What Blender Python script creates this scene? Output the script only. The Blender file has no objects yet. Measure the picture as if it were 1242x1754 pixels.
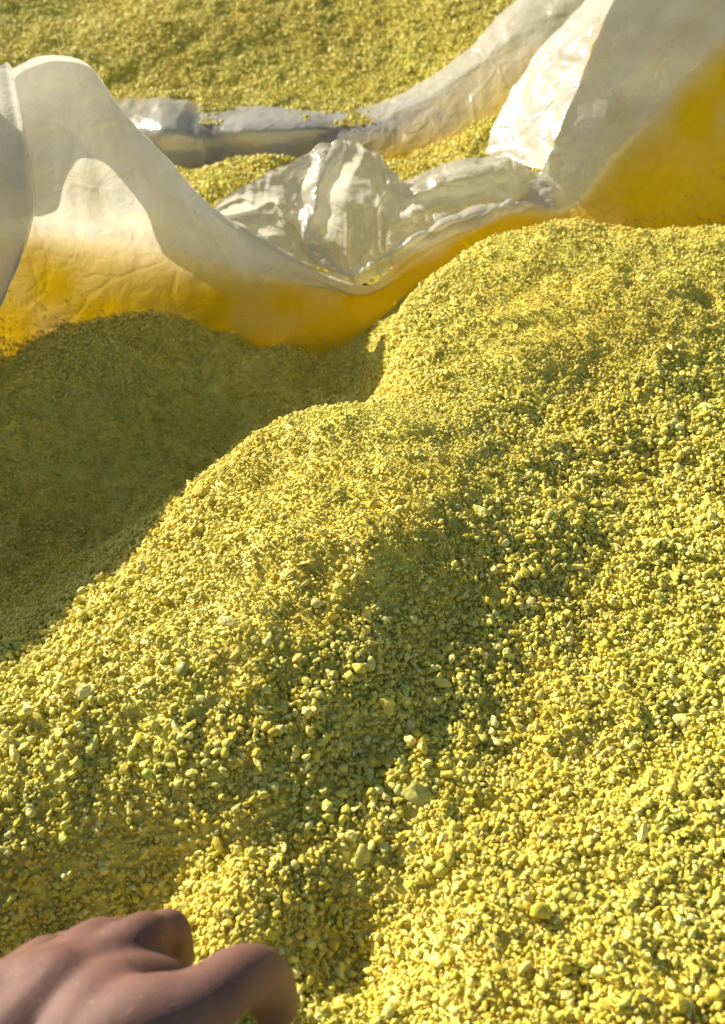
import bpy, bmesh, math, random
import numpy as np
from mathutils import Vector, Matrix

random.seed(7); rng = np.random.default_rng(7)
S = bpy.context.scene; COL = S.collection
R = math.radians

# ---------------------------------------------------------------- camera
CAM_H, PITCH, VFOV = 0.40, 38.0, 52.0
cd = bpy.data.cameras.new("camera"); cam = bpy.data.objects.new("camera", cd); COL.objects.link(cam)
cam.location = (0, 0, CAM_H); cam.rotation_euler = (R(90 - PITCH), 0, 0)
cd.sensor_fit = 'VERTICAL'; cd.sensor_height = 24; cd.lens = 12 / math.tan(R(VFOV / 2))
cd.clip_start = 0.01; cd.clip_end = 500
cd.dof.use_dof = True; cd.dof.focus_distance = 0.58; cd.dof.aperture_fstop = cd.lens / 2.8
S.camera = cam

# ---------------------------------------------------------------- sky and sun
SUN_EL, SUN_AZ = 28.0, -55.0        # azimuth measured from +Y (straight ahead), negative = to the left
sund = Vector((math.sin(R(SUN_AZ)) * math.cos(R(SUN_EL)), math.cos(R(SUN_AZ)) * math.cos(R(SUN_EL)), math.sin(R(SUN_EL))))
w = bpy.data.worlds.new("World"); S.world = w; w.use_nodes = True
wn = w.node_tree; sky = wn.nodes.new('ShaderNodeTexSky'); sky.sky_type = 'NISHITA'; sky.sun_disc = False
sky.sun_elevation = R(SUN_EL); sky.sun_rotation = R(SUN_AZ)
wn.links.new(sky.outputs[0], wn.nodes['Background'].inputs[0]); wn.nodes['Background'].inputs[1].default_value = 0.07
sl = bpy.data.lights.new("sun", 'SUN'); sl.energy = 5.0; sl.angle = R(0.55); sl.color = (1.0, 0.91, 0.75)
so = bpy.data.objects.new("sun", sl); COL.objects.link(so); so.location = sund * 5
so.rotation_euler = sund.to_track_quat('Z', 'Y').to_euler()
S.view_settings.view_transform = 'Standard'; S.view_settings.look = 'None'
S.view_settings.exposure = 0.86; S.view_settings.gamma = 1.0
S.render.filter_size = 1.9; S.render.engine = 'CYCLES'; S.cycles.max_bounces = 10; S.cycles.transmission_bounces = 8; S.cycles.transparent_max_bounces = 12
GROUND_Z = -0.62

# ---------------------------------------------------------------- pixel -> direction helpers (photo is 1242 x 1754)
T = math.tan(R(VFOV / 2)); cp, sp = math.cos(R(PITCH)), math.sin(R(PITCH))
def ray(px, py):
    u = (px - 621) / 877 * T; v = (877 - py) / 877 * T
    return Vector((u, cp + v * sp, -sp + v * cp))
def at_y(px, py, y): d = ray(px, py); return Vector((0, 0, CAM_H)) + d * (y / d.y)
def at_z(px, py, z): d = ray(px, py); return Vector((0, 0, CAM_H)) + d * ((z - CAM_H) / d.z)

# ---------------------------------------------------------------- numpy noise
def _hash(ix, iy, iz, seed):
    h = (ix.astype(np.int64) * 374761393 + iy.astype(np.int64) * 668265263 + iz.astype(np.int64) * 2147483647 + seed * 974634777)
    h = (h ^ (h >> 13)) * 1274126177; h = h ^ (h >> 16)
    return (h & 0xFFFFFF).astype(np.float64) / 0xFFFFFF * 2 - 1
def noise3(x, y, z=0.0, seed=0):
    x = np.asarray(x, float); y = np.asarray(y, float); z = np.zeros_like(x) + z
    ix, iy, iz = np.floor(x), np.floor(y), np.floor(z); fx, fy, fz = x - ix, y - iy, z - iz
    s = lambda t: t * t * t * (t * (t * 6 - 15) + 10)
    u, v, q = s(fx), s(fy), s(fz); r = 0
    for a in (0, 1):
        for b in (0, 1):
            for c in (0, 1):
                r = r + _hash(ix + a, iy + b, iz + c, seed) * (u if a else 1 - u) * (v if b else 1 - v) * (q if c else 1 - q)
    return r

# ---------------------------------------------------------------- object helpers
def tag(o, label=None, cat=None, group=None, kind=None):
    if label: o['label'] = label
    if cat: o['category'] = cat
    if group: o['group'] = group
    if kind: o['kind'] = kind
    return o
def link(name, me, mat=None, parent=None, smooth=True):
    o = bpy.data.objects.new(name, me); COL.objects.link(o)
    if mat: me.materials.append(mat)
    if parent: o.parent = parent
    if smooth: me.polygons.foreach_set('use_smooth', [True] * len(me.polygons))
    return o
def empty(name, loc=(0, 0, 0)):
    o = bpy.data.objects.new(name, None); COL.objects.link(o); o.location = loc; o.empty_display_size = .05
    return o
def new_mat(name):
    m = bpy.data.materials.new(name); m.use_nodes = True; nt = m.node_tree; nt.nodes.clear()
    out = nt.nodes.new('ShaderNodeOutputMaterial')
    def N(t, **kw):
        n = nt.nodes.new(t)
        for k, v in kw.items():
            if k.startswith('_'): setattr(n, k[1:], v)
            else: n.inputs[k.replace('__', ' ')].default_value = v
        return n
    return m, nt, out, N, nt.links.new
def ramp(N, stops):
    n = N('ShaderNodeValToRGB'); e = n.color_ramp.elements
    while len(e) < len(stops): e.new(0.5)
    for el, (p, c) in zip(e, stops): el.position = p; el.color = (*c, 1)
    return n

# ---------------------------------------------------------------- materials
def granule_material(name, by_instance=True):
    m, nt, out, N, L = new_mat(name)
    b = N('ShaderNodeBsdfPrincipled'); b.inputs['Roughness'].default_value = 0.52
    b.inputs['Specular IOR Level'].default_value = 0.38
    b.inputs['Subsurface Weight'].default_value = 0.0
    geo = N('ShaderNodeNewGeometry')
    oi = N('ShaderNodeObjectInfo')
    big = N('ShaderNodeTexNoise', Scale=9.0, Detail=3.0); L(geo.outputs['Position'], big.inputs['Vector'])
    fine = N('ShaderNodeTexNoise', Scale=420.0, Detail=3.0); L(geo.outputs['Position'], fine.inputs['Vector'])
    r1 = ramp(N, [(0.0, (0.67, 0.545, 0.06)), (0.35, (0.75, 0.64, 0.09)), (0.7, (0.79, 0.70, 0.14)), (0.93, (0.83, 0.765, 0.26)), (1.0, (0.62, 0.61, 0.10))])
    if by_instance: L(oi.outputs['Random'], r1.inputs[0])
    else: L(fine.outputs[0], r1.inputs[0])
    r2 = ramp(N, [(0.30, (1.0, 0.95, 0.80)), (0.52, (1, 1, 1)), (0.74, (0.95, 1.0, 0.95))])
    L(big.outputs[0], r2.inputs[0])
    mx = N('ShaderNodeMix', _data_type='RGBA', _blend_type='MULTIPLY'); mx.inputs['Factor'].default_value = 1
    L(r1.outputs[0], mx.inputs['A']); L(r2.outputs[0], mx.inputs['B'])
    r3 = ramp(N, [(0.3, (0.82, 0.80, 0.72)), (0.65, (1.05, 1.05, 1.05))]); L(fine.outputs[0], r3.inputs[0])
    mx2 = N('ShaderNodeMix', _data_type='RGBA', _blend_type='MULTIPLY'); mx2.inputs['Factor'].default_value = 1
    L(mx.outputs['Result'], mx2.inputs['A']); L(r3.outputs[0], mx2.inputs['B'])
    L(mx2.outputs['Result'], b.inputs['Base Color'])
    bp = N('ShaderNodeBump', Strength=0.5, Distance=0.0006); L(fine.outputs[0], bp.inputs['Height']); L(bp.outputs[0], b.inputs['Normal'])
    if not by_instance: L(b.outputs[0], out.inputs['Surface']); return m
    tr = N('ShaderNodeBsdfTranslucent'); L(mx2.outputs['Result'], tr.inputs[0])
    ms = N('ShaderNodeMixShader', Fac=0.10); L(b.outputs[0], ms.inputs[1]); L(tr.outputs[0], ms.inputs[2])
    L(ms.outputs[0], out.inputs['Surface']); return m
M_GRAN = granule_material("yellow_granule")
M_BED = granule_material("yellow_granule_bed", False)

def film_material(name, dusty=True):
    m, nt, out, N, L = new_mat(name)
    geo = N('ShaderNodeNewGeometry')
    n1 = N('ShaderNodeTexNoise', Scale=38.0, Detail=4.0, Roughness=0.6, Distortion=0.6); L(geo.outputs['Position'], n1.inputs['Vector'])
    n2 = N('ShaderNodeTexNoise', Scale=11.0, Detail=3.0, Distortion=0.4); L(geo.outputs['Position'], n2.inputs['Vector'])
    dv = N('ShaderNodeMix', _data_type='RGBA', _blend_type='LINEAR_LIGHT'); dv.inputs['Factor'].default_value = 0.06
    L(geo.outputs['Position'], dv.inputs['A']); L(n2.outputs['Color'], dv.inputs['B'])
    vo = N('ShaderNodeTexVoronoi', Scale=9.0, _feature='DISTANCE_TO_EDGE'); L(dv.outputs['Result'], vo.inputs['Vector'])
    vr = N('ShaderNodeMapRange'); L(vo.outputs['Distance'], vr.inputs['Value']); vr.inputs['From Max'].default_value = 0.05; vr.inputs['To Min'].default_value = 1.0; vr.inputs['To Max'].default_value = 0.0
    bp0 = N('ShaderNodeBump', Strength=0.2, Distance=0.003); L(vr.outputs[0], bp0.inputs['Height'])
    bp = N('ShaderNodeBump', Strength=0.55, Distance=0.006); L(n1.outputs[0], bp.inputs['Height']); L(bp0.outputs[0], bp.inputs['Normal'])
    clean = ramp(N, [(0.25, (0.56, 0.53, 0.42)), (0.55, (0.70, 0.68, 0.60)), (0.8, (0.63, 0.60, 0.50))]); L(n2.outputs[0], clean.inputs[0])
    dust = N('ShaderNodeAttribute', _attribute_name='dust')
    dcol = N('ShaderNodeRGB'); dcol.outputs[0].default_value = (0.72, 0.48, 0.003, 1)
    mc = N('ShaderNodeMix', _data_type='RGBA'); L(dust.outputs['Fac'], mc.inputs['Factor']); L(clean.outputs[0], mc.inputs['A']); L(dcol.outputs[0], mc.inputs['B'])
    dif = N('ShaderNodeBsdfDiffuse'); tr = N('ShaderNodeBsdfTranslucent')
    L(mc.outputs['Result'], dif.inputs[0]); L(mc.outputs['Result'], tr.inputs[0]); L(bp.outputs[0], dif.inputs['Normal']); L(bp.outputs[0], tr.inputs['Normal'])
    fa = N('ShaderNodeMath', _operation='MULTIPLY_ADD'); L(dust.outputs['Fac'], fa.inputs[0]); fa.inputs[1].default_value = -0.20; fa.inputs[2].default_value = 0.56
    a = N('ShaderNodeMixShader'); L(fa.outputs[0], a.inputs[0]); L(dif.outputs[0], a.inputs[1]); L(tr.outputs[0], a.inputs[2])
    tp = N('ShaderNodeBsdfTransparent')
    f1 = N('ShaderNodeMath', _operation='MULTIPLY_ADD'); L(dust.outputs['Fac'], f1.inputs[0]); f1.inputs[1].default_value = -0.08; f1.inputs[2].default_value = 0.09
    b = N('ShaderNodeMixShader'); L(f1.outputs[0], b.inputs[0]); L(a.outputs[0], b.inputs[1]); L(tp.outputs[0], b.inputs[2])
    gl = N('ShaderNodeBsdfGlossy', Roughness=0.24); gl.inputs[0].default_value = (1, 1, 1, 1); L(bp.outputs[0], gl.inputs['Normal'])
    lw = N('ShaderNodeLayerWeight', Blend=0.5); L(bp.outputs[0], lw.inputs['Normal'])
    pw = N('ShaderNodeMath', _operation='POWER'); L(lw.outputs['Facing'], pw.inputs[0]); pw.inputs[1].default_value = 4.0
    fr = N('ShaderNodeMath', _operation='MULTIPLY_ADD'); L(pw.outputs[0], fr.inputs[0]); fr.inputs[1].default_value = 0.45; fr.inputs[2].default_value = 0.055
    fm = N('ShaderNodeMath', _operation='MULTIPLY'); L(fr.outputs[0], fm.inputs[0])
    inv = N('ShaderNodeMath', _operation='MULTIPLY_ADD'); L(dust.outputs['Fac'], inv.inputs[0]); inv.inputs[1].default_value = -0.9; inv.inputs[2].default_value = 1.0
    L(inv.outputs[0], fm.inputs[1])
    c = N('ShaderNodeMixShader'); L(fm.outputs[0], c.inputs[0]); L(b.outputs[0], c.inputs[1]); L(gl.outputs[0], c.inputs[2])
    L(c.outputs[0], out.inputs['Surface']); return m
M_FILM = film_material("plastic_film")

def simple_mat(name, c0, c1, scale, rough, bump=0.0):
    m, nt, out, N, L = new_mat(name)
    b = N('ShaderNodeBsdfPrincipled', Roughness=rough); geo = N('ShaderNodeNewGeometry')
    n = N('ShaderNodeTexNoise', Scale=scale, Detail=5.0); L(geo.outputs['Position'], n.inputs['Vector'])
    r = ramp(N, [(0.35, c0), (0.65, c1)]); L(n.outputs[0], r.inputs[0]); L(r.outputs[0], b.inputs['Base Color'])
    bp = N('ShaderNodeBump', Strength=bump, Distance=0.01); L(n.outputs[0], bp.inputs['Height']); L(bp.outputs[0], b.inputs['Normal'])
    L(b.outputs[0], out.inputs['Surface']); return m
M_GROUND = simple_mat("concrete", (0.16, 0.15, 0.13), (0.24, 0.23, 0.20), 6, 0.9, 0.3)
M_SACK = simple_mat("woven_sack", (0.62, 0.60, 0.53), (0.74, 0.72, 0.66), 14, 0.5, 0.3)

def skin_material():
    m, nt, out, N, L = new_mat("skin")
    b = N('ShaderNodeBsdfPrincipled', Roughness=0.68); geo = N('ShaderNodeNewGeometry')
    n = N('ShaderNodeTexNoise', Scale=70.0, Detail=5.0); L(geo.outputs['Position'], n.inputs['Vector'])
    r = ramp(N, [(0.3, (0.145, 0.065, 0.045)), (0.7, (0.195, 0.09, 0.065))]); L(n.outputs[0], r.inputs[0])
    dn = N('ShaderNodeTexNoise', Scale=260.0, Detail=6.0, Roughness=0.7); L(geo.outputs['Position'], dn.inputs['Vector'])
    dr = ramp(N, [(0.60, (0, 0, 0)), (0.78, (0.45, 0.45, 0.45))]); L(dn.outputs[0], dr.inputs[0])
    dm = N('ShaderNodeMix', _data_type='RGBA'); L(dr.outputs[0], dm.inputs['Factor']); L(r.outputs[0], dm.inputs['A']); dm.inputs['B'].default_value = (0.60, 0.48, 0.10, 1)
    L(dm.outputs['Result'], b.inputs['Base Color'])
    b.inputs['Subsurface Weight'].default_value = 0.15; b.inputs['Subsurface Radius'].default_value = (1, .35, .2); b.inputs['Subsurface Scale'].default_value = 0.004
    v = N('ShaderNodeTexVoronoi', Scale=900.0, _feature='DISTANCE_TO_EDGE'); L(geo.outputs['Position'], v.inputs['Vector'])
    bp = N('ShaderNodeBump', Strength=0.35, Distance=0.0005); L(v.outputs['Distance'], bp.inputs['Height'])
    wn_ = N('ShaderNodeTexNoise', Scale=240.0, Detail=4.0, Distortion=1.5); L(geo.outputs['Position'], wn_.inputs['Vector'])
    bp2 = N('ShaderNodeBump', Strength=0.16, Distance=0.0008); L(wn_.outputs[0], bp2.inputs['Height']); L(bp.outputs[0], bp2.inputs['Normal']); L(bp2.outputs[0], b.inputs['Normal'])
    L(b.outputs[0], out.inputs['Surface']); return m
M_SKIN = skin_material()
M_NAIL = simple_mat("nail", (0.45, 0.27, 0.20), (0.52, 0.33, 0.25), 90, 0.3)

# ---------------------------------------------------------------- ground
gm = bpy.data.meshes.new("ground"); gm.from_pydata([(-200, -200, GROUND_Z), (200, -200, GROUND_Z), (200, 200, GROUND_Z), (-200, 200, GROUND_Z)], [], [(0, 1, 2, 3)])
tag(link("ground", gm, M_GROUND, smooth=False), kind='structure')

# ---------------------------------------------------------------- heap height fields
class Field:
    """height field through measured points: taut spline on a fine grid, softened like a slumped heap"""
    def __init__(self, pts, box, step=.004, soft=.009):
        P = np.array(pts, float); X = P[:, :2]; n = len(P)
        k = lambda a, b: -np.maximum(((a[:, None, :] - b[None]) ** 2).sum(-1), 1e-12) ** .65
        Q = np.hstack([np.ones((n, 1)), X])
        A = np.block([[k(X, X) + np.eye(n) * 1e-4, Q], [Q.T, np.zeros((3, 3))]])
        w = np.linalg.solve(A, np.concatenate([P[:, 2], np.zeros(3)]))
        x0, x1, y0, y1 = box; self.x0, self.y0, self.s = x0, y0, step
        xs = np.arange(x0, x1 + step, step); ys = np.arange(y0, y1 + step, step); gx, gy = np.meshgrid(xs, ys)
        G = np.stack([gx.ravel(), gy.ravel()], 1); Z = np.empty(len(G))
        for i in range(0, len(G), 30000): a = G[i:i + 30000]; Z[i:i + 30000] = k(a, X) @ w[:-3] + w[-3] + a @ w[-2:]
        Z = Z.reshape(gx.shape); r = int(3 * soft / step); g = np.exp(-.5 * (np.arange(-r, r + 1) * step / soft) ** 2); g /= g.sum()
        for ax in (0, 1):
            pad = [(0, 0), (0, 0)]; pad[ax] = (r, r); Zp = np.pad(Z, pad, mode='edge')
            Z = sum(g[m] * np.take(Zp, np.arange(m, m + Z.shape[ax]), axis=ax) for m in range(2 * r + 1))
        self.Z = Z
    def __call__(self, x, y):
        u = (np.asarray(x, float).ravel() - self.x0) / self.s; v = (np.asarray(y, float).ravel() - self.y0) / self.s
        h, wd = self.Z.shape; u = np.clip(u, 0, wd - 1.001); v = np.clip(v, 0, h - 1.001)
        i, j = u.astype(int), v.astype(int); fu, fv = u - i, v - j; Z = self.Z
        return (Z[j, i] * (1 - fu) + Z[j, i + 1] * fu) * (1 - fv) + (Z[j + 1, i] * (1 - fu) + Z[j + 1, i + 1] * fu) * fv
def zp(*rows): return [tuple(at_z(px, py, z)) for px, py, z in rows]

near_pts = zp(
    # long ridge: left edge, then the crest line behind which the flank falls away
    (-60, 1175, .004), (40, 1105, .011), (150, 1045, .018), (270, 950, .027), (340, 845, .033), (430, 742, .035), (520, 694, .035), (620, 688, .034), (720, 668, .033),
    (480, 850, .047), (560, 790, .048), (420, 960, .048), (560, 930, .055), (660, 855, .057), (760, 755, .054), (430, 1030, .050), (240, 1110, .038), (110, 1200, .025),
    # shaded flank and trough
    (800, 850, .045), (700, 960, .047), (890, 900, .034), (580, 1080, .042), (820, 1010, .029), (700, 1110, .028), (960, 980, .025), (900, 1120, .019), (1020, 1090, .017), (560, 1190, .029), (640, 1290, .015), (850, 1260, .006), (420, 1290, .025), (220, 1310, .022), (60, 1330, .012),
    # right bank
    (1140, 1010, .023), (1242, 960, .028), (1242, 1150, .023), (1100, 1250, .016), (1000, 1420, .012), (820, 1470, .013), (1242, 1450, .020), (1242, 1700, .018), (950, 1700, .018), (740, 1640, .010),
    # dents by the hand
    (600, 1620, -.022), (560, 1500, -.002), (640, 1720, -.014), (420, 1540, .012), (400, 1450, .010), (180, 1530, -.019), (60, 1560, -.018), (300, 1540, -.014), (120, 1410, .008), (-60, 1450, .01), (520, 1760, .000),
    # right middle
    (900, 700, .030), (1010, 660, .031), (1120, 720, .024), (1242, 720, .024), (1100, 850, .016), (1242, 850, .014), (960, 800, .030),
    # second mound
    (735, 652, .028), (694, 600, .030), (676, 530, .033), (720, 492, .034), (770, 450, .037), (850, 405, .041), (920, 388, .043), (985, 370, .046), (1060, 392, .045), (1150, 408, .038), (1200, 392, .042), (1260, 376, .047),
    (900, 500, .047), (730, 560, .035), (760, 520, .038), (820, 470, .042), (800, 570, .042), (1000, 560, .051), (900, 610, .045), (1160, 560, .045), (1242, 640, .030),
    # shaded hollow left, mound by the wall
    (150, 545, -.030), (150, 640, -.040), (0, 640, -.040), (320, 590, -.046), (450, 605, -.062), (560, 605, -.062))
near_pts += [(-.008, .68, -.065), (-.010, .73, -.070), (-.004, .79, -.060), (-.10, .655, -.085), (-.17, .60, -.085), (-.25, .51, -.08), (-.33, .43, -.07), (-.05, .72, -.078), (-.05, .80, -.062), (-.12, .73, -.085), (-.26, .64, -.06),
             (-.36, .55, -.055), (-.2, .88, -.03), (-.35, .84, -.045), (0, .86, -.06), (.12, .93, -.04), (.3, .95, -.04), (.5, .97, -.03), (.65, .9, .02), (.6, .6, .03), (.5, .3, .02), (.4, .1, .02),
             (0, 0, .0), (-.4, .2, .0), (-.4, 0, .0), (-.6, .5, -.02), (-.6, .9, -.02), (0, -.3, -.03), (.5, -.3, -.03), (-.6, -.3, -.04), (.85, .3, 0), (.8, .9, 0), (-.75, .3, -.03)]
f_near = Field(near_pts, (-.8, .9, -.4, 1.05))
mid_pts = zp((300, 290, -.06), (455, 264, -.002), (540, 290, -.045), (620, 265, -.055), (720, 265, -.045), (835, 208, .012), (700, 225, -.06), (560, 245, -.06), (400, 292, -.015), (900, 170, -.02))
mid_pts += [(-.6, 1.2, -.03), (-.3, 1.0, -.05), (0, 1.0, -.05), (.3, 1.0, -.05), (.6, 1.2, -.02), (-.3, 1.32, -.06), (0, 1.32, -.06), (.3, 1.36, -.055), (.8, 1.2, -.02)]
mid_pts += [(x, 1.46, -.13) for x in (-.7, -.4, -.1, .2, .5, .8)]
f_mid = Field(mid_pts, (-.75, .85, .88, 1.5))
far_pts = zp((80, 150, -.01), (200, 168, -.010), (380, 178, -.007), (500, 176, -.009), (600, 180, -.011), (700, 144, -.004), (830, 54, .032), (900, 0, .05))
far_pts += [(x, y, .008 + .14 * (y - 1.5) + .06 * max(0, x) - (.022 if (x, y) == (0, 1.6) else 0) - (.03 if (x, y) == (-.45, 1.75) else 0)) for y in (1.6, 1.75, 1.95, 2.3, 2.6) for x in (-.9, -.45, 0, .45, .9)]
f_far = Field(far_pts, (-1.05, 1.05, 1.25, 2.65), .008, .02)

def rough(x, y, seed=0, a=1.0):
    big = .022 * noise3(x * 4.2, y * 4.2, 0, seed + 9) * (y > 1.4)
    return big + a * (0.0040 * noise3(x * 26, y * 26, 0, seed) + 0.0026 * noise3(x * 60, y * 60, 0, seed + 1) + 0.0016 * noise3(x * 140, y * 140, 0, seed + 2) + 0.0010 * noise3(x * 330, y * 330, 0, seed + 3))
def inside(x, y, c, h, e=5): return (np.abs((x - c[0]) / h[0]) ** e + np.abs((y - c[1]) / h[1]) ** e) < 1

# ---- granule prototypes (kept out of the scene, instanced on the heaps)
PROTO = bpy.data.collections.new("granule_shapes")
def lump_mesh(name, seed, flat=1.0, sub=2, amp=.35, elong=1.0):
    bm = bmesh.new(); bmesh.ops.create_icosphere(bm, subdivisions=sub, radius=0.5)
    V = np.array([v.co[:] for v in bm.verts])
    r = 1 + amp * noise3(V[:, 0] * 2.6 + seed * 3.1, V[:, 1] * 2.6, V[:, 2] * 2.6, seed) + amp * .5 * noise3(V[:, 0] * 6 + seed, V[:, 1] * 6, V[:, 2] * 6, seed + 50)
    rg = np.random.default_rng(seed)                      # a few broken faces
    V = V * r[:, None]
    for _ in range(9):
        n = rg.normal(size=3); n /= np.linalg.norm(n); d = rg.uniform(.22, .40); t = V @ n
        V = np.where((t > d)[:, None], V - np.outer(t - d, n), V)
    V[:, 0] *= elong; V[:, 2] *= flat
    for v, c in zip(bm.verts, V): v.co = c
    me = bpy.data.meshes.new(name); bm.to_mesh(me); bm.free()
    me.materials.append(M_GRAN); me.polygons.foreach_set('use_smooth', [seed % 3 != 0] * len(me.polygons))
    return me
for i in range(12):
    me = lump_mesh("granule_shape", 11 + i, flat=[.8, .65, .9, .75][i % 4], elong=[1, 1.25, 1.1][i % 3])
    PROTO.objects.link(bpy.data.objects.new("granule_shape", me))

def heap_nodes():
    ng = bpy.data.node_groups.new("scatter_granules", 'GeometryNodeTree')
    ng.interface.new_socket("Geometry", in_out='INPUT', socket_type='NodeSocketGeometry')
    ng.interface.new_socket("Geometry", in_out='OUTPUT', socket_type='NodeSocketGeometry')
    N = ng.nodes.new; L = ng.links.new
    gi, go = N('NodeGroupInput'), N('NodeGroupOutput')
    def attr(name, t):
        n = N('GeometryNodeInputNamedAttribute'); n.data_type = t; n.inputs['Name'].default_value = name; return n.outputs['Attribute']
    ci = N('GeometryNodeCollectionInfo'); ci.inputs['Collection'].default_value = PROTO; ci.inputs['Separate Children'].default_value = True; ci.inputs['Reset Children'].default_value = True
    iop = N('GeometryNodeInstanceOnPoints'); iop.inputs['Pick Instance'].default_value = True
    e2r = N('FunctionNodeEulerToRotation'); L(attr('rot', 'FLOAT_VECTOR'), e2r.inputs[0])
    L(gi.outputs[0], iop.inputs['Points']); L(attr('pt', 'BOOLEAN'), iop.inputs['Selection']); L(ci.outputs[0], iop.inputs['Instance'])
    L(attr('idx', 'INT'), iop.inputs['Instance Index']); L(e2r.outputs[0], iop.inputs['Rotation']); L(attr('scl', 'FLOAT'), iop.inputs['Scale'])
    jn = N('GeometryNodeJoinGeometry'); L(gi.outputs[0], jn.inputs[0]); L(iop.outputs[0], jn.inputs[0]); L(jn.outputs[0], go.inputs[0])
    return ng
NG = heap_nodes()

def make_heap(name, field, c, h, step, pts_xy, size, label, cat, seed, extra=None):
    """bed surface plus one loose vertex for every granule"""
    xs = np.arange(c[0] - h[0], c[0] + h[0] + step, step); ys = np.arange(c[1] - h[1], c[1] + h[1] + step, step)
    X, Y = np.meshgrid(xs, ys); Z = (field(X, Y).reshape(X.shape) + rough(X, Y, seed))
    ok = inside(X, Y, c, h); idx = -np.ones(X.shape, int); idx[ok] = np.arange(ok.sum())
    q = np.stack([idx[:-1, :-1], idx[:-1, 1:], idx[1:, 1:], idx[1:, :-1]], -1).reshape(-1, 4); q = q[(q >= 0).all(1)]
    V = np.stack([X[ok], Y[ok], Z[ok] - .0018], 1); nb = len(V)
    x, y = pts_xy; k = inside(x, y, c, h); x, y, sz = x[k], y[k], size[k]; n = len(x)
    z = field(x, y) + rough(x, y, seed) + sz * rng.uniform(-.28, .32, n)
    pts = np.stack([x, y, z], 1)
    if extra is not None: pts = np.vstack([pts, extra[0]]); sz = np.r_[sz, extra[1]]; n = len(pts)
    V = np.vstack([V, pts])
    me = bpy.data.meshes.new(name); me.vertices.add(len(V)); me.vertices.foreach_set('co', V.ravel())
    me.loops.add(q.size); me.loops.foreach_set('vertex_index', q.ravel().astype(np.int32))
    me.polygons.add(len(q)); me.polygons.foreach_set('loop_start', (np.arange(len(q)) * 4).astype(np.int32))
    me.update(calc_edges=True); me.validate()
    a = me.attributes.new('pt', 'BOOLEAN', 'POINT'); a.data.foreach_set('value', np.r_[np.zeros(nb, bool), np.ones(n, bool)])
    a = me.attributes.new('scl', 'FLOAT', 'POINT'); a.data.foreach_set('value', np.r_[np.zeros(nb), sz].astype(np.float32))
    a = me.attributes.new('idx', 'INT', 'POINT'); a.data.foreach_set('value', np.r_[np.zeros(nb), rng.integers(0, 12, n)].astype(np.int32))
    rt = np.zeros((len(V), 3), np.float32); rt[nb:] = rng.uniform(0, 6.283, (n, 3)); rt[nb:, 0] = rng.normal(0, .6, n); rt[nb:, 1] = rng.normal(0, .6, n)
    a = me.attributes.new('rot', 'FLOAT_VECTOR', 'POINT'); a.data.foreach_set('vector', rt.ravel())
    o = link(name, me, M_BED); md = o.modifiers.new("granules", 'NODES'); md.node_group = NG
    tag(o, label, cat, kind='stuff'); return o

def scatter(x0, x1, y0, y1, dens, mean, sig, lo, hi, keep=None):
    n = int((x1 - x0) * (y1 - y0) * dens); x = rng.uniform(x0, x1, n); y = rng.uniform(y0, y1, n)
    s = np.clip(rng.lognormal(math.log(mean), sig, n), lo, hi)
    if keep is not None: k = keep(x, y); x, y, s = x[k], y[k], s[k]
    return x, y, s
NC, NH = (.05, .32), (.80, .67)
frus = lambda x, y: np.abs(x) < .26 + .52 * np.clip(y, 0, 2)
# coarse grains lie in the trough and around the hand, fines on the crests
xa, ya, sa = scatter(-.75, .85, .02, .99, 400000, .0024, .36, .0012, .0065, frus)
za = f_near(xa, ya)
fine_zone = np.clip(noise3(xa * 9, ya * 9, 0, 91) * .5 + .5, 0, 1) * .22 + .36 * np.clip((za - .026) / .022, 0, 1) + .38 * np.clip((-za - .02) / .02, 0, 1) * (ya > .4)
sa = sa * (1.14 - fine_zone)
xb, yb, sb = scatter(-.75, .85, -.35, .99, 60000, .0034, .4, .0016, .008, lambda x, y: ~frus(x, y) | (y < .02))
xm, ym, sm = scatter(-.7, .8, .93, 1.47, 230000, .0025, .40, .0016, .007)
make_heap("granule_heap", f_mid, (.05, 1.19), (.75, .27), .006, (xm, ym), sm,
          "shaded yellow granules in the gap between the two plastic sack rims", "granules", 20)
xf, yf, sf = scatter(-1.0, 1.0, 1.28, 2.2, 220000, .0026, .40, .0014, .007, lambda x, y: np.abs(x) < .25 + .52 * y)
make_heap("granule_heap", f_far, (.0, 1.95), (1.0, .66), .008, (xf, yf), sf,
          "heap of yellow granules spilling over the low grey plastic rim", "granules", 40)

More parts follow.
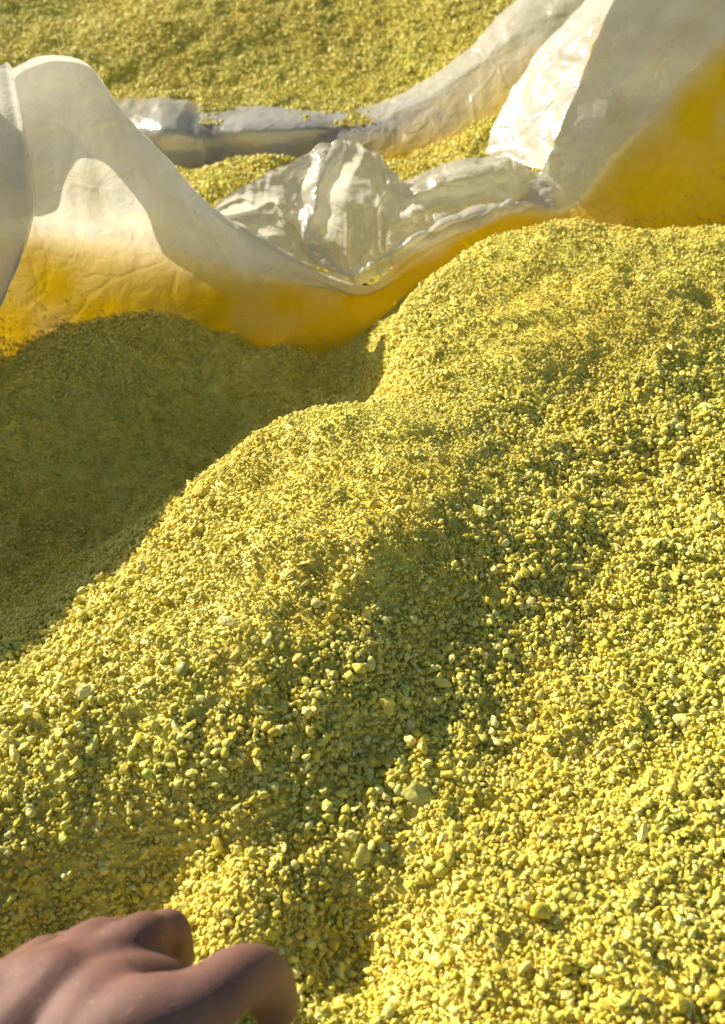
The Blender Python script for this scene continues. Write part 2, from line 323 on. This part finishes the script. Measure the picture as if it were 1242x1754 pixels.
# ---------------------------------------------------------------- plastic film, lofted through measured points
def catmull(P, n):
    P = np.asarray(P, float); m = len(P); t = np.linspace(0, m - 1, n); i = np.clip(t.astype(int), 0, m - 2); f = (t - i)[:, None]
    g = lambda k: P[np.clip(k, 0, m - 1)]
    p0, p1, p2, p3 = g(i - 1), g(i), g(i + 1), g(i + 2)
    return .5 * (2 * p1 + (p2 - p0) * f + (2 * p0 - 5 * p1 + 4 * p2 - p3) * f ** 2 + (3 * p1 - p0 - 3 * p2 + p3) * f ** 3)
def film(name, cols, nu, nv, parent, dust=None, amp=.004, freq=22, seed=0, crumple=0.0, streak=0.0, sfreq=16, label=None, mat=None):
    """cols: one list of (px, py, y[, dust]) per column, all of the same length"""
    G = np.array([[(tuple(p[1:]) if p[0] == 'w' else tuple(at_y(*p[:3])) + ((p[3] if len(p) > 3 else 0.0),)) for p in c] for c in cols])
    A = np.array([catmull(c, nv) for c in G])                         # cols x nv x 4
    B = np.stack([catmull(A[:, j], nu) for j in range(nv)], 1)        # nu x nv x 4
    P = B[..., :3]; D = np.clip(B[..., 3], 0, 1)
    du = np.gradient(P, axis=0); dv = np.gradient(P, axis=1); Nn = np.cross(du, dv); Nn /= np.linalg.norm(Nn, axis=-1, keepdims=True) + 1e-9
    x, y, z = P[..., 0], P[..., 1], P[..., 2]
    d = amp * noise3(x * freq, y * freq, z * freq, seed) + amp * .5 * noise3(x * freq * 2.3, y * freq * 2.3, z * freq * 2.3, seed + 1)
    if crumple:
        for k, fq in enumerate((28, 55, 110)):
            r = 1.2 - 2.2 * np.abs(noise3(x * fq + 2 * noise3(x * 15, y * 15, z * 15, seed + 8), y * fq, z * fq, seed + 5 + k)) ** .75
            d = d + crumple / (1.7 ** k) * r
    if streak:
        U, W = np.meshgrid(np.linspace(0, 1, nu), np.linspace(0, 1, nv), indexing='ij')
        wob = .9 * noise3(U * 5, W * 3, 0, seed + 12)
        for k in (1, 2.3):
            r = np.abs(noise3(U * sfreq * k + wob, W * 1.8 * k, 0, seed + 13 + int(k)))
            d = d + streak / k * (.55 - r ** .8)
    P = P + Nn * d[..., None]
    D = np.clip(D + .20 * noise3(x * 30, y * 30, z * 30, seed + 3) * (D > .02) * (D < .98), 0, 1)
    me = bpy.data.meshes.new(name); i = np.arange(nu * nv).reshape(nu, nv)
    q = np.stack([i[:-1, :-1], i[1:, :-1], i[1:, 1:], i[:-1, 1:]], -1).reshape(-1, 4)
    me.from_pydata(P.reshape(-1, 3).tolist(), [], q.tolist())
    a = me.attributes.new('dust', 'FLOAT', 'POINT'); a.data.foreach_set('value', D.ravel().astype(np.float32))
    o = link(name, me, mat or M_FILM, parent)
    if label: o['label'] = label
    return o

near = empty("plastic_sack", (NC[0], NC[1], GROUND_Z)); near_inv = Matrix.Translation((-NC[0], -NC[1], -GROUND_Z))
tag(near, "open plastic sack with tall crumpled white rim around the heap under the hand", "sack")
def settle(o, parent_loc): o.matrix_parent_inverse = Matrix.Translation([-c for c in parent_loc])

parts = []
# inner wall of the sack: dusty foot, dust edge, middle, rim
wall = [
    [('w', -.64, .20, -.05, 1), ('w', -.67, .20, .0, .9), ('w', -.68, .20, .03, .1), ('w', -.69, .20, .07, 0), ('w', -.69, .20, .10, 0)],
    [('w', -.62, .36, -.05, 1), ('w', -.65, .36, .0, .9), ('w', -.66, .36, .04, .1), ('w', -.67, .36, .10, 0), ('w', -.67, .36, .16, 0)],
    [('w', -.58, .53, -.05, 1), ('w', -.61, .53, .0, .9), ('w', -.62, .53, .05, .1), ('w', -.63, .53, .13, 0), ('w', -.63, .53, .262, 0)],  # unseen left stretch; rim raised here so its shadow fills the hollow
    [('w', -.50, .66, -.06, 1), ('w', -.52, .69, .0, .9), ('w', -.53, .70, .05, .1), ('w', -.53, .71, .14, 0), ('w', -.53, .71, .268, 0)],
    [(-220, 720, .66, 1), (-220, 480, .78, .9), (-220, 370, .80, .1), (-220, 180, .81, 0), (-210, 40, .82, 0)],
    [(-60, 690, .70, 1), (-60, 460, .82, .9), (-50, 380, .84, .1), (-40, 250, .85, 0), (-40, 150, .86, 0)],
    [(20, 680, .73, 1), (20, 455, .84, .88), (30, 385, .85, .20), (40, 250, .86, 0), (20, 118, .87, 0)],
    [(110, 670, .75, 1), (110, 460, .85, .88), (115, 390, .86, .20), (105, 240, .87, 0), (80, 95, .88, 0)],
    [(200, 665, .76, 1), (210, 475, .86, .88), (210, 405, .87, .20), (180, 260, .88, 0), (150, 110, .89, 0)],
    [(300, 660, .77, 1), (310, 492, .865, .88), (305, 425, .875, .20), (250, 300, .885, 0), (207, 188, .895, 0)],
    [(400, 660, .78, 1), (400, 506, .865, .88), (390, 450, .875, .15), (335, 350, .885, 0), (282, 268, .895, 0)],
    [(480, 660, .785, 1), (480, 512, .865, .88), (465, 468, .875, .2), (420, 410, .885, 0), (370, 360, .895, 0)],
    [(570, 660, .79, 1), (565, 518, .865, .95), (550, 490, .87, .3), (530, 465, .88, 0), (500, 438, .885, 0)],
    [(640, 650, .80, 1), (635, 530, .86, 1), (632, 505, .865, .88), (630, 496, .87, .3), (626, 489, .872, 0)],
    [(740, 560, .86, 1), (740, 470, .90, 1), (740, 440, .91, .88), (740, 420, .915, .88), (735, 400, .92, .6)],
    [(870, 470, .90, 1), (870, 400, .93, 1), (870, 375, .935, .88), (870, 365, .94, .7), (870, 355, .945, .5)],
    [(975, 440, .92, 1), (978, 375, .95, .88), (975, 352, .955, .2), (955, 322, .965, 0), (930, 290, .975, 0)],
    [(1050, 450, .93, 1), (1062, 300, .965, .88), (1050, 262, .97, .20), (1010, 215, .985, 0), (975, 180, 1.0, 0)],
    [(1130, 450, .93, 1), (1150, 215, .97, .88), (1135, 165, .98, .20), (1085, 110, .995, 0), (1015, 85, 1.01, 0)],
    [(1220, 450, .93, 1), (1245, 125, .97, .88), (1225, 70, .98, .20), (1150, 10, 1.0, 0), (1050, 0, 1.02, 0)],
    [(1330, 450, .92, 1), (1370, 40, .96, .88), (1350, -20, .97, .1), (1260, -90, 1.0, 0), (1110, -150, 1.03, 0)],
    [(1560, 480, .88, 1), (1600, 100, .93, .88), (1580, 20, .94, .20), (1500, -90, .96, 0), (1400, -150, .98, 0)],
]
for k, c in enumerate(wall):                          # a lengthwise crease in the tall loop, and a foot that reaches below the granules
    a, b2 = c[2], c[3]
    if a[0] == 'w': c.insert(3, ('w',) + tuple((p + q) / 2 for p, q in zip(a[1:], b2[1:])))
    else:
        off = -.014 if -80 < a[0] < 230 else 0.0
        t = .25 if off else .5
        c.insert(3, (a[0] + (b2[0] - a[0]) * t, a[1] + (b2[1] - a[1]) * t, a[2] + (b2[2] - a[2]) * t + off, a[3] * .5))
    p = c[0]
    if p[0] != 'w': c[0] = (p[0], p[1] + 45, p[2] - .005, 1)
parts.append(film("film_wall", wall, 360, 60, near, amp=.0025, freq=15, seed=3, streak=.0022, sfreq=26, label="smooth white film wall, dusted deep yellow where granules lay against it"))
# the heap itself, with grains clinging to the foot of the film
wv = np.empty(360 * 60 * 3); parts[0].data.vertices.foreach_get('co', wv); wv = wv.reshape(360, 60, 3)
n = 26000; ui = rng.uniform(60, 330, n); vi = 59 * np.minimum(rng.exponential(.018, n) + .03 + .02 * noise3(ui / 9, ui * 0, 0, 77), .16)
i0, j0 = ui.astype(int), vi.astype(int); fu, fv = (ui - i0)[:, None], (vi - j0)[:, None]
wp = (wv[i0, j0] * (1 - fu) + wv[i0 + 1, j0] * fu) * (1 - fv) + (wv[i0, j0 + 1] * (1 - fu) + wv[i0 + 1, j0 + 1] * fu) * fv
wp[:, 1] -= .0006; ws = np.clip(rng.lognormal(math.log(.0019), .35, n), .001, .004)
make_heap("granule_heap", f_near, NC, NH, .004, (np.r_[xa, xb], np.r_[ya, yb]), np.r_[sa, sb],
          "big sunlit heap of crushed yellow granules that the hand reaches into", "granules", 0, extra=(wp, ws))
# turned-over cuff behind the tall loop
cuff = [
    [('w', -.69, .36, .06, 0), ('w', -.70, .36, .11, 0), ('w', -.67, .36, .161, 0)],  # unseen left end of the cuff, added as second layer to deepen the rim's shadow
    [('w', -.65, .54, .08, 0), ('w', -.66, .54, .16, 0), ('w', -.63, .53, .263, 0)],
    [('w', -.55, .73, .08, 0), ('w', -.56, .74, .16, 0), ('w', -.53, .71, .269, 0)],
    [(-220, 330, .84), (-215, 200, .845), (-210, 39, .825)],
    [(-60, 300, .875), (-60, 230, .88), (-50, 148, .875)],
    [(22, 240, .885), (20, 180, .895), (18, 117, .875)],
    [(60, 205, .895), (72, 150, .905), (80, 94, .885)],
    [(118, 222, .90), (140, 165, .91), (150, 109, .895)],
    [(168, 285, .905), (188, 235, .915), (208, 187, .90)],
    [(210, 370, .905), (245, 320, .915), (283, 267, .90)],
    [(320, 430, .90), (340, 395, .912), (371, 359, .90)],
    [(470, 472, .892), (485, 455, .90), (501, 437, .89)],
    [(615, 494, .878), (620, 491, .882), (627, 488, .876)],
]
parts.append(film("folded_cuff", cuff, 220, 24, near, amp=.002, freq=25, seed=9))
# flap hanging in front at the left
flap = [
    [(-190, 760, .70), (-190, 540, .76), (-180, 330, .80), (-160, 140, .83)],
    [(-70, 690, .72), (-60, 520, .77), (-50, 330, .80), (-30, 120, .85)],
    [(-20, 580, .755), (5, 480, .785), (10, 330, .805), (0, 112, .855)],
    [(-5, 530, .77), (44, 410, .795), (46, 300, .81), (12, 106, .86)],
    [(0, 520, .79), (56, 400, .81), (54, 295, .83), (20, 112, .87)],
]
parts.append(film("hanging_flap", flap, 60, 60, near, amp=.003, freq=22, seed=15))
# crumpled fold in the middle with its hem
fold = [
    [(362, 354, .905), (368, 358, .902), (374, 362, .90), (380, 366, .898), (386, 370, .896), (392, 374, .894)],
    [(450, 302, .955), (455, 330, .94), (462, 365, .925), (470, 400, .91), (478, 420, .90), (486, 434, .892)],
    [(520, 268, .975), (520, 310, .955), (515, 360, .935), (515, 410, .905), (530, 445, .888), (545, 462, .884)],
    [(556, 249, .985), (552, 290, .945), (540, 350, .915), (530, 425, .893), (560, 462, .878), (580, 478, .874)],
    [(600, 243, .99), (600, 290, .965), (592, 350, .95), (580, 425, .905), (598, 470, .868), (610, 492, .872)],
    [(655, 265, .985), (655, 310, .955), (640, 365, .945), (620, 430, .91), (628, 455, .872), (632, 492, .876)],
    [(690, 300, .975), (690, 335, .945), (680, 380, .94), (665, 415, .915), (672, 425, .885), (684, 452, .885)],
    [(750, 275, .985), (755, 310, .95), (755, 350, .945), (750, 378, .925), (755, 386, .902), (768, 408, .902)],
    [(830, 262, 1.00), (838, 292, .965), (842, 325, .955), (845, 346, .945), (850, 353, .922), (858, 372, .922)],
    [(885, 275, .99), (890, 300, .968), (892, 322, .962), (892, 338, .95), (895, 345, .935), (898, 360, .935)],
    [(930, 290, .973), (938, 305, .966), (945, 325, .96), (950, 340, .955), (955, 350, .948), (960, 358, .946)],
]
parts.append(film("crumpled_fold", fold, 260, 130, near, amp=.002, freq=30, seed=23, crumple=.0014, streak=.010, sfreq=9, label="crumpled shiny fold of white film with a rolled hem"))
# sunlit facet of the tall right-hand fold
facet = [
    [(830, 262, 1.07), (870, 275, 1.03), (930, 291, .975)],
    [(868, 175, 1.10), (915, 182, 1.05), (975, 181, 1.00)],
    [(925, 85, 1.12), (970, 85, 1.065), (1015, 86, 1.01)],
    [(1000, 0, 1.13), (1025, 0, 1.075), (1050, 1, 1.02)],
    [(1080, -110, 1.14), (1095, -120, 1.085), (1110, -149, 1.03)],
]
parts.append(film("creased_facet", facet, 90, 50, near, amp=.002, freq=20, seed=31, crumple=.0006, streak=.004, sfreq=5))
for o in parts: settle(o, near.location)

def body(name, c, h, field, parent, drop=.0, skirt=None, seed=0):
    """bulging bag from the ground up to the granules; skirt: (from, to, height) film rim over an angle range"""
    n = 160; V = []; F = []; rows = 14
    for j in range(rows):
        t = j / (rows - 1)
        for i in range(n):
            a = 2 * math.pi * i / n; e = 2 / 5
            cx = math.copysign(abs(math.cos(a)) ** e, math.cos(a)); cy = math.copysign(abs(math.sin(a)) ** e, math.sin(a))
            top = float(field([c[0] + cx * h[0]], [c[1] + cy * h[1]])[0]) - .004 - drop
            bul = 1 + (.05 * math.sin(math.pi * t) - .02 * (1 - t)) * .4 + .01 * math.sin(a * 9 + j * .6 + seed) * math.sin(math.pi * t)
            V.append((c[0] + cx * h[0] * bul, c[1] + cy * h[1] * bul, GROUND_Z + .002 + t * (top - GROUND_Z)))
    for j in range(rows - 1):
        for i in range(n):
            k = (i + 1) % n; F.append((j * n + i, j * n + k, (j + 1) * n + k, (j + 1) * n + i))
    F.append(tuple(range(n - 1, -1, -1)))
    me = bpy.data.meshes.new(name); me.from_pydata(V, [], F); o = link(name, me, M_SACK, parent)
    settle(o, parent.location)
    if skirt:
        a0, a1, hh = skirt; m = 120; V = []; F = []
        for j in range(5):
            for i in range(m):
                a = R(a0 + (a1 - a0) * i / (m - 1)); e = 2 / 5
                cx = math.copysign(abs(math.cos(a)) ** e, math.cos(a)); cy = math.copysign(abs(math.sin(a)) ** e, math.sin(a))
                x, y = c[0] + cx * h[0], c[1] + cy * h[1]; s = 1 + .012 * j * math.sin(a * 23 + seed)
                V.append((c[0] + cx * h[0] * s, c[1] + cy * h[1] * s, float(field([x], [y])[0]) - .01 + hh * j / 4 * (1 + .3 * math.sin(a * 13))))
        for j in range(4):
            for i in range(m - 1): F.append((j * m + i, j * m + i + 1, (j + 1) * m + i + 1, (j + 1) * m + i))
        me = bpy.data.meshes.new("film_rim"); me.from_pydata(V, [], F)
        a = me.attributes.new('dust', 'FLOAT', 'POINT'); a.data.foreach_set('value', [.0] * len(V))
        settle(link("film_rim", me, M_FILM, parent), parent.location)
body("sack_body", NC, NH, f_near, near, skirt=(150, 390, .05))

# middle sack: its far rim is the low grey band
mid = empty("plastic_sack", (.05, 1.19, GROUND_Z)); tag(mid, "plastic sack with a low grey rim, squeezed between two fuller sacks", "sack")
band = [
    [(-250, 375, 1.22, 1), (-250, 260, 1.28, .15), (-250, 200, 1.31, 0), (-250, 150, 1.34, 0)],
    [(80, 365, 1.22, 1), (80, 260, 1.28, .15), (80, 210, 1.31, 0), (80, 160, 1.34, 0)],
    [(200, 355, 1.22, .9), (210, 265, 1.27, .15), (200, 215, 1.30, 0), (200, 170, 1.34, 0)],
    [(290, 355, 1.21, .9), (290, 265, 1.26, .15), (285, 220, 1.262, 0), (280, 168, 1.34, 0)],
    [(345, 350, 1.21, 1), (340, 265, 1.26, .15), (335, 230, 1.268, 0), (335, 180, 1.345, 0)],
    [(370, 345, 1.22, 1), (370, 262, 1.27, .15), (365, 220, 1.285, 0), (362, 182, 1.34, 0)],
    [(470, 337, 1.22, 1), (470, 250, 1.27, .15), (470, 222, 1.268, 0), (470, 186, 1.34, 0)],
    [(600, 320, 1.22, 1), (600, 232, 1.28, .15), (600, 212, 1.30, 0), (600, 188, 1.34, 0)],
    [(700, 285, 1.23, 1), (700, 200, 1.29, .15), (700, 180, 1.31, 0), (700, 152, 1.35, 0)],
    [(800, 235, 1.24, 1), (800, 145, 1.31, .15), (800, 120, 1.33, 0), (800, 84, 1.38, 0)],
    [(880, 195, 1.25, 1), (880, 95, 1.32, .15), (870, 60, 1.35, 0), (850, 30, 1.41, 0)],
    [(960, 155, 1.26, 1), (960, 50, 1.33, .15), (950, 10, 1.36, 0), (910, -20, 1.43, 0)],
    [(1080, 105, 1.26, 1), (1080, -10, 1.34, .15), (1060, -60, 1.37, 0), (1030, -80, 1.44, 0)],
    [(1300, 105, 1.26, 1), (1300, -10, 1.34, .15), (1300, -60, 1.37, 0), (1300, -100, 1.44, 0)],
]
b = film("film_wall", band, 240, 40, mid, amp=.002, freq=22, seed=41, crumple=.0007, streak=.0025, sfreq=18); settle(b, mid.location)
body("sack_body", (.05, 1.19), (.75, .27), f_mid, mid, drop=.03, seed=2)
far = empty("plastic_sack", (0, 1.95, GROUND_Z)); tag(far, "overfull plastic sack behind the low grey rim, its granules heaped high", "sack")
body("sack_body", (0, 1.95), (1.0, .66), f_far, far, drop=.01, seed=4)

# ---------------------------------------------------------------- hand
def chain_mesh(chains, voxel=.0014, smooth=22):
    bm = bmesh.new()
    for ch in chains:
        P = np.array([tuple(p) + (r,) for p, r in ch]); n = max(8, 7 * len(ch)); Q = catmull(P, n)
        for q in Q:
            bmesh.ops.create_icosphere(bm, subdivisions=3, radius=float(q[3]), matrix=Matrix.Translation(Vector(q[:3])))
    me = bpy.data.meshes.new("tmp"); bm.to_mesh(me); bm.free(); o = bpy.data.objects.new("tmp", me); COL.objects.link(o)
    m = o.modifiers.new("r", 'REMESH'); m.mode = 'VOXEL'; m.voxel_size = voxel
    m = o.modifiers.new("s", 'SMOOTH'); m.iterations = smooth; m.factor = .5
    dg = bpy.context.evaluated_depsgraph_get(); out = bpy.data.meshes.new_from_object(o.evaluated_get(dg))
    bpy.data.objects.remove(o); bpy.data.meshes.remove(me); return out
H = at_z
wrist = H(-190, 2010, .075)
mcp = {'i': H(95, 1695, .080), 'm': H(20, 1705, .078), 'r': H(-50, 1730, .076), 'p': H(-115, 1770, .066)}
chains = []
# back of the hand
for k, r1 in (('i', .0125), ('m', .0120), ('r', .0115), ('p', .0105)):
    chains.append([(wrist, .021), (wrist.lerp(mcp[k], .5), .0155), (mcp[k], r1)])
# fingers curl over and push into the granules
def finger(k, pip, dip, tip, r): chains.append([(mcp[k], r * 1.22), (mcp[k].lerp(pip, .5), r * 1.05), (pip, r * 1.08), (pip.lerp(dip, .5), r * .95), (dip, r * .96), (tip, r * .80)])
finger('i', H(238, 1606, .068), H(292, 1594, .048), H(308, 1640, .014), .0078)
finger('m', H(165, 1622, .064), H(205, 1612, .034), H(230, 1640, .006), .0090)
finger('r', H(75, 1650, .054), H(120, 1632, .024), H(150, 1655, -.002), .0086)
finger('p', H(-15, 1692, .047), H(20, 1672, .020), H(50, 1690, -.004), .0075)
# thumb leaves the side of the palm
tb = wrist.lerp(mcp['i'], .35) + Vector((.022, -.008, -.004))
chains.append([(wrist, .019), (tb, .0165), (H(205, 1775, .082), .0150), (H(325, 1728, .082), .0116), (H(415, 1672, .074), .0102), (H(455, 1682, .056), .0098), (H(472, 1722, .036), .0086)])
chains.append([(tb, .015), (H(150, 1760, .080), .0145), (H(205, 1700, .074), .0118), (H(275, 1692, .062), .0105), (H(300, 1690, .045), .0085)])          # web
chains.append([(mcp['i'].lerp(mcp['m'], .5), .0125), (H(150, 1650, .070), .0098), (H(195, 1622, .062), .0075)])
chains.append([(mcp['m'].lerp(mcp['r'], .5), .0118), (H(60, 1675, .064), .0096), (H(105, 1645, .054), .0070)])
chains.append([(mcp['r'].lerp(mcp['p'], .5), .0108), (H(-30, 1710, .056), .0090), (H(20, 1680, .046), .0065)])
elbow = wrist + Vector((-.10, -.24, .03))
chains.append([(wrist, .022), (wrist.lerp(elbow, .3), .026), (wrist.lerp(elbow, .7), .036), (elbow, .038)])
hm = chain_mesh(chains)
hand = link("hand", hm, M_SKIN)
tag(hand, "bare brown hand with curled fingers and thumb digging into the granules", "hand")

# ---------------------------------------------------------------- single larger pieces lying on the heap
def on_heap(px, py):
    d = ray(px, py); t = np.linspace(.25, 1.6, 1400); x, y, z = d.x * t, d.y * t, CAM_H + d.z * t
    g = f_near(x, y) + rough(x, y, 0); i = int(np.argmax(z < g)); return Vector((x[i], y[i], g[i]))
M_GREEN = simple_mat("green_granule", (0.28, 0.30, 0.05), (0.36, 0.38, 0.08), 300, 0.5, 0.2)
M_BRIGHT = simple_mat("bright_green_granule", (0.46, 0.56, 0.07), (0.55, 0.64, 0.10), 300, 0.5, 0.2)
M_PALE = simple_mat("pale_granule", (0.76, 0.67, 0.14), (0.82, 0.74, 0.24), 260, 0.5, 0.3)
M_DULL = simple_mat("dull_granule", (0.58, 0.50, 0.075), (0.66, 0.58, 0.12), 260, 0.55, 0.3)
M_OLIVE = simple_mat("olive_granule", (0.54, 0.50, 0.07), (0.62, 0.58, 0.11), 260, 0.55, 0.3)
def piece(me, px, py, size, rot, name, label, group=None, lift=.30, squash=(1, 1, 1)):
    o = bpy.data.objects.new(name, me); COL.objects.link(o); p = on_heap(px, py)
    o.location = (p.x, p.y, p.z + size * lift); o.rotation_euler = rot; o.scale = [size * k for k in squash]
    return tag(o, label, "granule", group)
def variant(seed, mat, **kw):
    me = lump_mesh("granule", seed, **kw); me.materials.clear(); me.materials.append(mat); return me
piece(variant(70, M_DULL, flat=.30, elong=1.7, amp=.2), 625, 1475, .010, (.5, -.9, 1.3), "flake", "long dull olive flake standing on edge beside the deep dent", lift=.35)
piece(variant(71, M_GREEN, flat=.7), 315, 1150, .009, (.2, .1, .4), "granule", "dark green lump half sunk in the yellow slope")
piece(variant(72, M_DULL, flat=.35, elong=1.5), 715, 1368, .011, (.35, .2, .2), "flake", "broad dull brownish flake, widest piece in the trough")
piece(variant(73, M_PALE, flat=.35, elong=1.9), 395, 1072, .0075, (.25, .15, -.1), "flake", "long pale tan flake below the bright crest")
piece(variant(75, M_PALE, flat=.28, elong=1.2), 145, 1192, .008, (.5, -.2, .7), "flake", "pale triangular flake on the lit shoulder of the ridge")
piece(variant(76, M_PALE, flat=.25, elong=2.6, amp=.15), 609, 1070, .006, (.9, .9, 1.4), "flake", "thin curved pale sliver sticking out of the shaded flank", lift=.5)
piece(variant(77, M_PALE, flat=.45, elong=1.5), 1165, 1240, .009, (.2, .1, .1), "flake", "smooth pale oval flake on the bank across the trough")
piece(variant(78, M_BRIGHT, flat=.8), 112, 1440, .0062, (.1, .2, .1), "granule", "small bright green granule on the slope above the hand")
piece(variant(79, M_GRAN, flat=.8), 348, 850, .009, (.1, .2, .3), "granule", "rough lump perched on the ridge edge against the shaded hollow")
piece(variant(80, M_GRAN, flat=.85), 925, 1570, .011, (.1, .2, 1.3), "granule", "fat rounded yellow lump, biggest on the bank across the trough")
piece(variant(82, M_BRIGHT, flat=.6), 255, 1330, .0060, (.4, .2, .9), "granule", "small lime green granule midway down the lit shoulder")
LOOK = [("deep yellow", M_GRAN), ("pale cream yellow", M_PALE), ("dull olive", M_OLIVE)]
SHAPE = [("rounded", "lump", dict(flat=.85, amp=.40)), ("long", "lump", dict(flat=.7, elong=1.6, amp=.35)), ("flat", "flake", dict(flat=.42, elong=1.3, amp=.28))]
variants = {(a, b): [variant(120 + 17 * a + 5 * b + k, LOOK[a][1], **SHAPE[b][2]) for k in range(3)] for a in range(3) for b in range(3)}
def zone(px, py):
    if py < 690: return "on the mound below the crumpled fold"
    if px < 520 and py > 1330: return "on the slope right above the hand"
    if 440 < px < 760 and py > 1330: return "around the deep dent beside the thumb"
    if px >= 760 and py > 1230 or px > 1080 and py > 930: return "on the smooth bank across the trough from the ridge"
    if py > 1010 - (px - 400) * .6 and px > 480: return "on the shaded flank running down to the trough"
    return "on the sunlit crest of the ridge"
for i in range(289):
    px, py = random.uniform(10, 1232), 760 + 980 * random.random() ** .75
    if i % 12 == 0: px, py = random.uniform(760, 1230), random.uniform(470, 680)
    if px < 500 and py > 1540: py -= 420
    if px < 420 and py < 1130 - px * .9: px = 1232 - px
    a, b = random.choices((0, 1, 2), (.6, .22, .18))[0], random.choices((0, 1, 2), (.5, .2, .3))[0]
    sz = .0042 + .0036 * random.random() ** 2.2
    rot = (random.gauss(0, .32), random.gauss(0, .32), random.uniform(0, 6.28))
    zn = zone(px, py); lab = f"{SHAPE[b][0]} {LOOK[a][0]} {SHAPE[b][1]} {zn}"
    piece(random.choice(variants[a, b]), px, py, sz, rot, "flake" if b == 2 else "granule", lab, f"{SHAPE[b][0]} {LOOK[a][0]} pieces {zn}", squash=(1, random.uniform(.7, 1), 1))
